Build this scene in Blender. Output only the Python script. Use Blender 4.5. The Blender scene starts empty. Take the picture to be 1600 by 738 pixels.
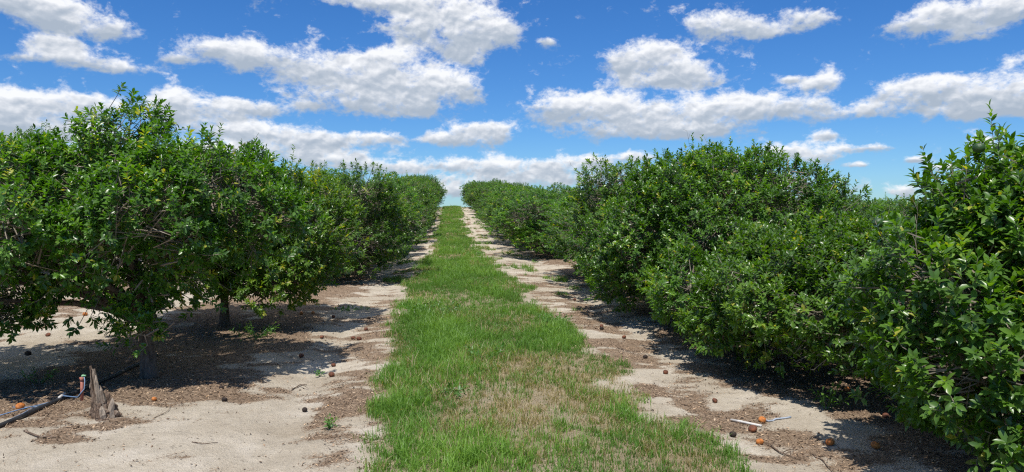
import bpy, math, random
import numpy as np
from mathutils import Vector, Matrix, Euler

R = math.radians
scene = bpy.context.scene
COL = scene.collection

# ------------------------------------------------------------------ camera, sky, sun, exposure
F_PX, CX, CY = 1142.0, 800.0, 369.0
cam_d = bpy.data.cameras.new('camera')
cam = bpy.data.objects.new('camera', cam_d)
COL.objects.link(cam)
cam_d.sensor_width = 36.0
cam_d.lens = F_PX / 1600 * 36.0
cam_d.clip_start = 0.05
cam_d.clip_end = 20000
cam.location = (0, 0, 1.6)
cam.rotation_euler = (R(90 - 1.2), 0, R(-4.75))
scene.camera = cam

SUN = Vector((-0.15, -0.44, 0.89)).normalized()
world = bpy.data.worlds.new('World')
scene.world = world
world.use_nodes = True
wn = world.node_tree
wn.nodes.clear()
w_out = wn.nodes.new('ShaderNodeOutputWorld')
w_bg = wn.nodes.new('ShaderNodeBackground')
w_sky = wn.nodes.new('ShaderNodeTexSky')
w_sky.sky_type = 'NISHITA'
w_sky.sun_disc = False
w_sky.sun_elevation = math.asin(SUN.z)
w_sky.sun_rotation = math.atan2(SUN.x, SUN.y)
w_sky.air_density = 1.0
w_sky.dust_density = 0.15
w_sky.ozone_density = 3.0
w_hsv = wn.nodes.new('ShaderNodeHueSaturation')
w_hsv.inputs['Saturation'].default_value = 1.25
w_hsv.inputs['Value'].default_value = 1.0
wn.links.new(w_sky.outputs[0], w_hsv.inputs['Color'])
w_mul = wn.nodes.new('ShaderNodeMix'); w_mul.data_type = 'RGBA'; w_mul.blend_type = 'MULTIPLY'
w_mul.inputs[0].default_value = 1.0
w_mul.inputs[7].default_value = (0.55, 0.82, 1.15, 1)      # the deep blue of a clear humid noon sky
wn.links.new(w_hsv.outputs[0], w_mul.inputs[6])
wn.links.new(w_mul.outputs[2], w_bg.inputs[0])
w_bg.inputs[1].default_value = 0.09
wn.links.new(w_bg.outputs[0], w_out.inputs[0])

sun_d = bpy.data.lights.new('sun', 'SUN')
sun_d.energy = 5.0
sun_d.angle = R(0.53)
sun_d.color = (1.0, 0.95, 0.88)
sun = bpy.data.objects.new('sun', sun_d)
sun.rotation_euler = SUN.to_track_quat('Z', 'Y').to_euler()
sun.location = (0, 0, 50)
COL.objects.link(sun)

scene.view_settings.view_transform = 'Standard'
scene.view_settings.look = 'None'
scene.view_settings.gamma = 1
scene.view_settings.use_curve_mapping = False
scene.view_settings.exposure = 0.25
scene.cycles.use_denoising = False
scene.cycles.filter_width = 1.2
scene.cycles.max_bounces = 7
scene.cycles.diffuse_bounces = 3
scene.cycles.transmission_bounces = 5
scene.cycles.transparent_max_bounces = 8

# ------------------------------------------------------------------ noise and terrain
rng = np.random.default_rng(7)

def _hash(ix, iy, seed):
    h = (ix.astype(np.int64) * 374761393 + iy.astype(np.int64) * 668265263 + seed * 974634777) & 0xFFFFFFFF
    h = ((h ^ (h >> 13)) * 1274126177) & 0xFFFFFFFF
    return ((h ^ (h >> 16)) & 0xFFFFFF) / float(0xFFFFFF)

def vnoise(x, y, seed=0):
    x = np.asarray(x, float); y = np.asarray(y, float)
    ix = np.floor(x); iy = np.floor(y)
    fx = x - ix; fy = y - iy
    fx = fx * fx * (3 - 2 * fx); fy = fy * fy * (3 - 2 * fy)
    a = _hash(ix, iy, seed); b = _hash(ix + 1, iy, seed)
    c = _hash(ix, iy + 1, seed); d = _hash(ix + 1, iy + 1, seed)
    return (a * (1 - fx) + b * fx) * (1 - fy) + (c * (1 - fx) + d * fx) * fy

def fbm(x, y, seed=0, o=4):
    s = 0; a = 0.5; t = 0
    for k in range(o):
        s = s + a * vnoise(x * 2 ** k + 13.7 * k, y * 2 ** k - 7.3 * k, seed + k); t += a; a *= 0.5
    return s / t

def sstep(a, b, x):
    t = np.clip((x - a) / (b - a), 0, 1)
    return t * t * (3 - 2 * t)

_ky = [-50, 0, 5, 10, 14, 25, 36, 47, 60, 72, 78, 86, 100, 150, 300, 800, 3000, 9000]
_kz = [0, 0, .05, .22, .33, .62, 1.15, 1.80, 2.45, 2.93, 3.02, 2.95, 2.5, 0.3, -5, -9, -12, -14]
_ty = np.concatenate([np.arange(-50, 150, 0.5), np.arange(150, 9001, 50)])
_tz = np.interp(_ty, _ky, _kz)
_sm = np.convolve(np.pad(_tz[:400], 6, mode='edge'), np.hanning(13) / np.hanning(13).sum(), mode='valid')
_tz[:394] = _sm[:394]

def H(x, y):
    x = np.asarray(x, float); y = np.asarray(y, float)
    z = np.interp(y, _ty, _tz)
    z = z - 0.075 * np.clip(x - 6, 0, 60) * sstep(6, 12, x) + 0.012 * np.clip(-x - 5, 0, 60)
    near = 1 - sstep(60, 200, y)
    z = z + near * (0.05 * (fbm(x * 0.5, y * 0.35, 3, 3) - 0.5))
    z = z - 0.035 * np.exp(-((x + 1.25) / 0.3) ** 2) * near - 0.03 * np.exp(-((x - 2.15) / 0.28) ** 2) * near
    z = z + 0.03 * np.exp(-((x - 0.5) / 0.9) ** 2) * near
    z = z + near * 0.028 * (fbm(x * 3.5, y * 3.5, 11, 4) - 0.5)
    for xc in (-1.42, -1.72, 2.35):
        u = x - xc - 0.12 * np.sin(y * .35)
        z = z - near * np.exp(-(u / .11) ** 4) * (0.012 + 0.006 * np.sign(np.sin(y * 42 + np.abs(u) * 30))) * sstep(.35, .6, vnoise(x * .6, y * .7, 77))
    return z

def Hs(x, y):
    return float(H(np.array([x]), np.array([y]))[0])

CAM_M = Euler(cam.rotation_euler).to_matrix()
def at(px, py):
    """ground point seen at that place of the photograph"""
    d = CAM_M @ Vector(((px - CX) / F_PX, -(py - CY) / F_PX, -1))
    t = 1.5
    while t < 200:
        p = Vector((0, 0, 1.6)) + d * t
        if p.z <= Hs(p.x, p.y):
            break
        t += 0.02 + t * 0.001
    return p.x, p.y, Hs(p.x, p.y)

_gy = [0, 4.5, 7, 10, 14, 17, 20, 25, 47, 75, 200]
_gl = [-.5, -.5, -.6, -.75, -.85, -.9, -.8, -.65, -.75, -.7, -.7]
_gr = [2.0, 1.82, 1.60, 1.45, 1.40, 1.15, .98, .80, .75, .95, 1.0]
def grass_cover(x, y, strip_only=False):
    e = (fbm(x * 1.5 + 5, y * 1.3, 21, 4) - 0.5) * 1.0
    l = np.interp(y, _gy, _gl) + e * 0.8
    r = np.interp(y, _gy, _gr) + (fbm(x * 1.4, y * 1.1, 25, 4) - 0.5) * 1.1
    inside = sstep(-0.10, 0.14, x - l) * sstep(-0.10, 0.16, r - x)
    strip = inside
    thin = sstep(0.40, 0.62, fbm(x * 0.9 + 3, y * 0.8, 31, 4))
    # thin worn stretch in the right centre of the strip near the camera
    w = np.exp(-(((x - 0.75) / 0.55) ** 2 + ((y - 6.0) / 1.7) ** 2))
    w2 = np.exp(-(((x - 0.2) / 0.5) ** 2 + ((y - 5.0) / 1.4) ** 2))
    if strip_only: return inside
    dens = 1 - 0.42 * thin
    dens = dens * (1 - 0.50 * w * sstep(0.34, 0.55, fbm(x * 2.5, y * 2.5, 35, 3))) * (1 - 0.4 * w2 * sstep(.4, .6, fbm(x * 3, y * 3, 36, 3)))
    # stray tufts on the wheel tracks
    stray = sstep(0.63, 0.70, fbm(x * 1.6, y * 1.1, 41, 3)) * (np.abs(x - 0.5) < 1.9) * sstep(9, 14, y)
    return np.clip(np.maximum(inside * dens, stray * 0.6), 0, 1)

ROW_L, ROW_R = -2.95, 4.15
def litter_cover(x, y):
    n = fbm(x * 1.1, y * 2.0, 51, 4)
    n2 = fbm(x * 4.0, y * 6.5, 57, 4)
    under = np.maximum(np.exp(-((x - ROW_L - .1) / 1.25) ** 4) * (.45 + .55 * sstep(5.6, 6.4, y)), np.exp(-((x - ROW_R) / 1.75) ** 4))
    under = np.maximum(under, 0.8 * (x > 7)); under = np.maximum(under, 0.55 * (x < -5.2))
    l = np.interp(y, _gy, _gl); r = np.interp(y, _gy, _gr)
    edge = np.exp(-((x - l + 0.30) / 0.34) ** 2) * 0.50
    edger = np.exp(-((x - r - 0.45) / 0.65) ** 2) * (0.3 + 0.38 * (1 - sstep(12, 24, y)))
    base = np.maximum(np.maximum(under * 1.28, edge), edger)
    # the bare sand patch beside the right hand row
    sp = np.exp(-((((x - 2.75) + 0.35 * (y - 5.6)) / 0.42) ** 2 + ((y - 5.5) / 0.62) ** 2) ** 1.5)
    sl = np.exp(-(((x + 2.4) / 1.7) ** 2 + ((y - 4.5) / 1.25) ** 2) ** 2)
    base = base * (1 - 0.9 * sp) * (1 - 0.85 * sl)
    v = base - .06 + (n - 0.5) * 1.7 + (n2 - 0.5) * 1.5
    return sstep(0.30, 0.85, v)

# ------------------------------------------------------------------ helpers
def mesh_from(name, verts, faces, mat=None, smooth=False, attrs=None, parent=None):
    me = bpy.data.meshes.new(name)
    verts = np.asarray(verts, np.float32); faces = np.asarray(faces, np.int32)
    k = faces.shape[1]
    me.vertices.add(len(verts)); me.vertices.foreach_set('co', verts.ravel())
    me.loops.add(faces.size); me.loops.foreach_set('vertex_index', faces.ravel())
    me.polygons.add(len(faces))
    me.polygons.foreach_set('loop_start', np.arange(0, faces.size, k, dtype=np.int32))
    me.polygons.foreach_set('loop_total', np.full(len(faces), k, np.int32))
    me.polygons.foreach_set('use_smooth', np.full(len(faces), smooth, bool))
    me.update(calc_edges=True)
    for an, av in (attrs or {}).items():
        av = np.asarray(av, np.float32)
        if av.ndim == 1:
            a = me.attributes.new(an, 'FLOAT', 'POINT'); a.data.foreach_set('value', av)
        else:
            a = me.attributes.new(an, 'FLOAT_VECTOR', 'POINT'); a.data.foreach_set('vector', av.ravel())
    if mat: me.materials.append(mat)
    o = bpy.data.objects.new(name, me)
    COL.objects.link(o)
    if parent: o.parent = parent
    return o

def tag(o, label=None, cat=None, group=None, kind=None):
    if label: o['label'] = label
    if cat: o['category'] = cat
    if group: o['group'] = group
    if kind: o['kind'] = kind
    return o

def empty(name, loc, rz=0):
    o = bpy.data.objects.new(name, None); COL.objects.link(o)
    o.location = loc; o.rotation_euler = (0, 0, rz); o.empty_display_size = 0.2
    return o

def copy_tree(o, parent=None):
    c = o.copy(); COL.objects.link(c); c.parent = parent
    for ch in list(o.children): copy_tree(ch, c)
    return c

def norm(v):
    return v / np.maximum(np.linalg.norm(v, axis=-1, keepdims=True), 1e-9)

def tubes(P0, P1, r0, r1, sides=3):
    """many straight tapered tubes at once"""
    P0 = np.asarray(P0, float); P1 = np.asarray(P1, float); n = len(P0)
    d = norm(P1 - P0)
    ref = np.where(np.abs(d[:, 2:3]) > 0.9, np.array([[1., 0, 0]]), np.array([[0, 0, 1.]]))
    u = norm(np.cross(d, ref)); v = np.cross(d, u)
    ang = np.arange(sides) * 2 * math.pi / sides
    ring = u[:, None, :] * np.cos(ang)[None, :, None] + v[:, None, :] * np.sin(ang)[None, :, None]
    r0 = np.broadcast_to(np.asarray(r0, float), (n,)); r1 = np.broadcast_to(np.asarray(r1, float), (n,))
    A = P0[:, None, :] + ring * r0[:, None, None]; B = P1[:, None, :] + ring * r1[:, None, None]
    V = np.concatenate([A, B], 1).reshape(-1, 3)
    base = (np.arange(n) * 2 * sides)[:, None]
    fs = []
    for k in range(sides):
        k2 = (k + 1) % sides
        fs.append(np.stack([base[:, 0] + k, base[:, 0] + k2, base[:, 0] + sides + k2, base[:, 0] + sides + k], 1))
    return V, np.concatenate(fs, 0)

def path_tube(pts, radii, sides=8, jitter=0.0, seed=0):
    """one continuous tube along points, capped with a point at each end"""
    pts = np.asarray(pts, float); n = len(pts)
    radii = np.broadcast_to(np.asarray(radii, float), (n,))
    t = np.gradient(pts, axis=0); t = norm(t)
    u = np.cross(t[0], [0, 0, 1.0]);
    if np.linalg.norm(u) < 1e-3: u = np.cross(t[0], [1.0, 0, 0])
    u = u / np.linalg.norm(u)
    r = np.random.default_rng(seed)
    V = []
    for i in range(n):
        u = u - t[i] * np.dot(u, t[i]); u /= np.linalg.norm(u); v = np.cross(t[i], u)
        for k in range(sides):
            a = k * 2 * math.pi / sides
            rr = radii[i] * (1 + jitter * (r.random() - .5))
            V.append(pts[i] + (u * math.cos(a) + v * math.sin(a)) * rr)
    V.append(pts[0]); V.append(pts[-1])
    Fs = []
    for i in range(n - 1):
        for k in range(sides):
            k2 = (k + 1) % sides
            Fs.append((i * sides + k, i * sides + k2, (i + 1) * sides + k2, (i + 1) * sides + k))
    c0, c1 = len(V) - 2, len(V) - 1
    for k in range(sides):
        k2 = (k + 1) % sides
        Fs.append((k2, k, c0, c0)); Fs.append(((n - 1) * sides + k, (n - 1) * sides + k2, c1, c1))
    return np.array(V), Fs

def pydata(name, V, Fs, mat, parent=None, smooth=True):
    me = bpy.data.meshes.new(name)
    Fs = [tuple(dict.fromkeys(int(i) for i in f)) for f in Fs]
    me.from_pydata([tuple(v) for v in V], [], Fs)
    me.update()
    if smooth:
        for p in me.polygons: p.use_smooth = True
    me.materials.append(mat)
    o = bpy.data.objects.new(name, me); COL.objects.link(o)
    if parent: o.parent = parent
    return o

def merge(parts):
    V = []; Fq = []; off = 0
    for v, f in parts:
        V.append(np.asarray(v, float)); Fq += [tuple(int(i) + off for i in q) for q in f]; off += len(v)
    return np.concatenate(V), Fq

# ------------------------------------------------------------------ materials
def new_mat(name):
    m = bpy.data.materials.new(name); m.use_nodes = True
    nt = m.node_tree; nt.nodes.clear()
    out = nt.nodes.new('ShaderNodeOutputMaterial')
    return m, nt, out

def ramp(nt, stops, fac=None):
    n = nt.nodes.new('ShaderNodeValToRGB')
    cr = n.color_ramp
    while len(cr.elements) < len(stops): cr.elements.new(0.5)
    for e, (p, c) in zip(cr.elements, stops):
        e.position = p; e.color = (*c, 1)
    if fac is not None: nt.links.new(fac, n.inputs[0])
    return n

def noise_node(nt, scale, detail=4, rough=.55, vec=None, dist=0):
    n = nt.nodes.new('ShaderNodeTexNoise')
    n.inputs['Scale'].default_value = scale; n.inputs['Detail'].default_value = detail
    n.inputs['Roughness'].default_value = rough; n.inputs['Distortion'].default_value = dist
    if vec is not None: nt.links.new(vec, n.inputs['Vector'])
    return n

def mix_col(nt, fac, a, b, mode='MIX'):
    n = nt.nodes.new('ShaderNodeMix'); n.data_type = 'RGBA'; n.blend_type = mode
    for sock, val in ((n.inputs[0], fac), (n.inputs[6], a), (n.inputs[7], b)):
        if hasattr(val, 'is_output'): nt.links.new(val, sock)
        elif isinstance(val, (int, float)): sock.default_value = val
        else: sock.default_value = (*val, 1)
    return n.outputs[2]

def math_node(nt, op, a, b=0.0, clamp=False, c=None):
    n = nt.nodes.new('ShaderNodeMath'); n.operation = op; n.use_clamp = clamp
    for i, v in enumerate((a, b) if c is None else (a, b, c)):
        if hasattr(v, 'is_output'): nt.links.new(v, n.inputs[i])
        else: n.inputs[i].default_value = v
    return n.outputs[0]

def leaf_material(name, stops, trans=0.3, rough=0.38, spec=0.5):
    m, nt, out = new_mat(name)
    a = nt.nodes.new('ShaderNodeAttribute'); a.attribute_name = 'tint'
    col = ramp(nt, stops, a.outputs['Fac'])
    g = nt.nodes.new('ShaderNodeNewGeometry')
    oi = nt.nodes.new('ShaderNodeObjectInfo')
    hv = nt.nodes.new('ShaderNodeHueSaturation')
    nt.links.new(col.outputs[0], hv.inputs['Color'])
    nt.links.new(math_node(nt, 'MULTIPLY_ADD', oi.outputs['Random'], 0.016, c=0.492), hv.inputs['Hue'])
    nt.links.new(math_node(nt, 'MULTIPLY_ADD', oi.outputs['Random'], 0.25, c=0.88), hv.inputs['Value'])
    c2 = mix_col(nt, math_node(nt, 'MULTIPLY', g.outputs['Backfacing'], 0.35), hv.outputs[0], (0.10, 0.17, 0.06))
    p = nt.nodes.new('ShaderNodeBsdfPrincipled')
    nt.links.new(c2, p.inputs['Base Color'])
    p.inputs['Roughness'].default_value = rough
    p.inputs['Specular IOR Level'].default_value = spec
    t = nt.nodes.new('ShaderNodeBsdfTranslucent')
    tc = mix_col(nt, 1.0, hv.outputs[0], (2.0, 2.1, 0.4), 'MULTIPLY')
    nt.links.new(tc, t.inputs['Color'])
    mx = nt.nodes.new('ShaderNodeMixShader'); mx.inputs[0].default_value = trans
    nt.links.new(p.outputs[0], mx.inputs[1]); nt.links.new(t.outputs[0], mx.inputs[2])
    nt.links.new(mx.outputs[0], out.inputs[0])
    return m

M_LEAF = leaf_material('citrus_leaf', [
    (0.0, (0.022, 0.060, 0.007)), (0.35, (0.046, 0.120, 0.009)), (0.65, (0.085, 0.195, 0.013)),
    (0.86, (0.155, 0.290, 0.022)), (0.95, (0.21, 0.33, 0.03)), (1.0, (0.40, 0.38, 0.05))], rough=0.33, trans=.32)
M_WEED = leaf_material('weed_leaf', [
    (0.0, (0.035, 0.10, 0.015)), (0.6, (0.07, 0.19, 0.025)), (1.0, (0.17, 0.32, 0.05))], rough=0.45)
M_GRASS = leaf_material('grass_blade', [
    (0.0, (0.055, 0.118, 0.020)), (0.45, (0.108, 0.215, 0.034)), (0.74, (0.185, 0.31, 0.055)),
    (0.80, (0.22, 0.18, 0.09)), (0.90, (0.32, 0.25, 0.15)), (1.0, (0.44, 0.36, 0.25))], trans=0.35, rough=0.45, spec=0.4)

def simple_mat(name, c1, c2, scale=8, rough=0.8, bump=0.3, stretch=None, spec=0.3, bscale=None, c3=None):
    m, nt, out = new_mat(name)
    tc = nt.nodes.new('ShaderNodeTexCoord'); vec = tc.outputs['Object']
    if stretch:
        mp = nt.nodes.new('ShaderNodeMapping'); mp.inputs['Scale'].default_value = stretch
        nt.links.new(vec, mp.inputs[0]); vec = mp.outputs[0]
    n = noise_node(nt, scale, 5, .6, vec)
    stops = [(0.32, c1), (0.68, c2)] if c3 is None else [(0.3, c1), (0.52, c2), (0.7, c3)]
    col = ramp(nt, stops, n.outputs[0])
    p = nt.nodes.new('ShaderNodeBsdfPrincipled')
    nt.links.new(col.outputs[0], p.inputs['Base Color'])
    p.inputs['Roughness'].default_value = rough; p.inputs['Specular IOR Level'].default_value = spec
    if bump:
        b = nt.nodes.new('ShaderNodeBump'); b.inputs['Strength'].default_value = bump; b.inputs['Distance'].default_value = 0.01
        n2 = noise_node(nt, bscale or scale * 2.5, 5, .65, vec)
        nt.links.new(n2.outputs[0], b.inputs['Height']); nt.links.new(b.outputs[0], p.inputs['Normal'])
    nt.links.new(p.outputs[0], out.inputs[0])
    return m

M_BARK = simple_mat('citrus_bark', (0.055, 0.042, 0.032), (0.155, 0.125, 0.10), 9, 0.9, 0.7, (3, 3, 1))
M_TWIG = simple_mat('twig_bark', (0.13, 0.11, 0.08), (0.27, 0.235, 0.19), 14, 0.85, 0.3)
M_DEADWOOD = simple_mat('weathered_wood', (0.035, 0.024, 0.017), (0.15, 0.105, 0.075), 9, 0.95, 1.0, (3.5, 3.5, 1.1), c3=(0.36, 0.29, 0.22))
M_PALEWOOD = simple_mat('bleached_wood', (0.10, 0.07, 0.05), (0.42, 0.35, 0.27), 10, 0.9, 0.9, (4, 4, 0.6))
M_HOSE = simple_mat('black_polyethylene', (0.014, 0.015, 0.018), (0.05, 0.05, 0.052), 6, 0.38, 0.05, spec=0.5)
M_BLUE = simple_mat('pale_blue_tube', (0.10, 0.19, 0.34), (0.25, 0.34, 0.46), 20, 0.4, 0.05)
M_WHITE = simple_mat('white_plastic', (0.38, 0.36, 0.33), (0.66, 0.65, 0.62), 18, 0.45, 0.1)
M_GREYPIPE = simple_mat('grey_blue_plastic', (0.22, 0.27, 0.34), (0.36, 0.40, 0.46), 18, 0.5, 0.1)
M_PINK = simple_mat('faded_red_plastic', (0.26, 0.085, 0.06), (0.42, 0.17, 0.125), 30, 0.6, 0.15)
M_GREENCAP = simple_mat('green_plastic', (0.16, 0.36, 0.20), (0.30, 0.52, 0.32), 20, 0.5, 0.1)
M_ORANGE = simple_mat('old_orange_peel', (0.14, 0.05, 0.02), (0.50, 0.17, 0.035), 28, 0.65, 0.4, c3=(0.42, 0.20, 0.09), bscale=180)
M_ROTTEN = simple_mat('rotten_orange_peel', (0.035, 0.018, 0.012), (0.14, 0.055, 0.032), 22, 0.7, 0.7, c3=(0.24, 0.08, 0.03), bscale=90)
M_BLACKFRUIT = simple_mat('dried_orange_peel', (0.012, 0.009, 0.008), (0.05, 0.035, 0.028), 25, 0.8, 0.8, bscale=90)
M_GREENFRUIT = simple_mat('unripe_orange_peel', (0.014, 0.045, 0.010), (0.035, 0.085, 0.018), 15, 0.4, 0.3, spec=0.5, bscale=200)

# ground
def ground_material():
    m, nt, out = new_mat('sandy_soil')
    g = nt.nodes.new('ShaderNodeNewGeometry'); pos = g.outputs['Position']
    lit = nt.nodes.new('ShaderNodeAttribute'); lit.attribute_name = 'litter'
    gr = nt.nodes.new('ShaderNodeAttribute'); gr.attribute_name = 'grass'
    n1 = noise_node(nt, 1.3, 5, .6, pos)
    n2 = noise_node(nt, 9, 6, .65, pos)
    n3 = noise_node(nt, 70, 4, .7, pos)
    n4 = noise_node(nt, 260, 2, .6, pos)
    sand = ramp(nt, [(0.3, (0.35, 0.295, 0.22)), (0.52, (0.455, 0.40, 0.315)), (0.72, (0.57, 0.515, 0.43))], n1.outputs[0])
    f = math_node(nt, 'MULTIPLY_ADD', n2.outputs[0], 0.5, c=0.75)
    sand2 = mix_col(nt, 1.0, sand.outputs[0], f, 'MULTIPLY')
    # dark grains and crumbs of humus
    gf = math_node(nt, 'GREATER_THAN', n3.outputs[0], 0.665)
    sand3 = mix_col(nt, math_node(nt, 'MULTIPLY', gf, 0.55), sand2, (0.16, 0.11, 0.075))
    f4 = math_node(nt, 'MULTIPLY_ADD', n4.outputs[0], 0.7, c=0.65)
    sand4 = mix_col(nt, 1.0, sand3, f4, 'MULTIPLY')
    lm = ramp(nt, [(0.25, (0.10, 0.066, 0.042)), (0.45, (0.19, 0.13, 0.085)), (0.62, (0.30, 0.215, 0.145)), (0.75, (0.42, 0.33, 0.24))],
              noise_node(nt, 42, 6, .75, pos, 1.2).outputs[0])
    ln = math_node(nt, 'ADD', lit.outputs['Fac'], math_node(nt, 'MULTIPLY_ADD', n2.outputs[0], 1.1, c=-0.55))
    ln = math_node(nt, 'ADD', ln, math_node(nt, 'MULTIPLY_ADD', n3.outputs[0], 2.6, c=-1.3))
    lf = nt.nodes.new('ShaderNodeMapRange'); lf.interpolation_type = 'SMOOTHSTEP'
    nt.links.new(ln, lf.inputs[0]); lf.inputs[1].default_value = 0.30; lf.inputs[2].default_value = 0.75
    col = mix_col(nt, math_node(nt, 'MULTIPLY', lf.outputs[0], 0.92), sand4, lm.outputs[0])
    thatch = ramp(nt, [(0.3, (0.11, 0.09, 0.045)), (0.5, (0.24, 0.19, 0.11)), (0.7, (0.38, 0.31, 0.21))],
                  noise_node(nt, 55, 6, .75, pos, 1.0).outputs[0])
    col = mix_col(nt, math_node(nt, 'MULTIPLY', gr.outputs['Fac'], 0.95, True), col, thatch.outputs[0])
    p = nt.nodes.new('ShaderNodeBsdfPrincipled')
    nt.links.new(col, p.inputs['Base Color']); p.inputs['Roughness'].default_value = 0.95
    p.inputs['Specular IOR Level'].default_value = 0.15
    hh = math_node(nt, 'ADD', math_node(nt, 'MULTIPLY', n2.outputs[0], 1.0), math_node(nt, 'MULTIPLY', n3.outputs[0], 0.55))
    hh = math_node(nt, 'ADD', hh, math_node(nt, 'MULTIPLY', n4.outputs[0], 0.12))
    b = nt.nodes.new('ShaderNodeBump'); b.inputs['Strength'].default_value = 1.0; b.inputs['Distance'].default_value = 0.035
    nt.links.new(hh, b.inputs['Height']); nt.links.new(b.outputs[0], p.inputs['Normal'])
    nt.links.new(p.outputs[0], out.inputs[0])
    return m

# ------------------------------------------------------------------ ground sheet
def axis(fine_a, fine_b, step, lo, hi, grow):
    a = list(np.arange(fine_a, fine_b, step))
    s = step; x = a[-1]
    while x < hi: s *= grow; x += s; a.append(x)
    s = step; x = fine_a; pre = []
    while x > lo: s *= grow; x -= s; pre.append(x)
    return np.array(pre[::-1] + a)
gx = axis(-5.5, 4.8, 0.045, -3500, 3500, 1.07)
gy = axis(3.2, 13.0, 0.045, -40, 7000, 1.022)
X, Y = np.meshgrid(gx, gy, indexing='xy')
Z = H(X, Y)
nxg, nyg = len(gx), len(gy)
idx = np.arange(nxg * nyg).reshape(nyg, nxg)
quads = np.stack([idx[:-1, :-1], idx[:-1, 1:], idx[1:, 1:], idx[1:, :-1]], -1).reshape(-1, 4)
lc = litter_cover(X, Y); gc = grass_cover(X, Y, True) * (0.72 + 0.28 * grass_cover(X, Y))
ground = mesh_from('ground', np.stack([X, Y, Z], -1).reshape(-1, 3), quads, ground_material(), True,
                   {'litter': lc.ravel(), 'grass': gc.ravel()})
tag(ground, 'pale sandy soil of the grove with brown leaf litter', 'ground', kind='structure')

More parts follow.
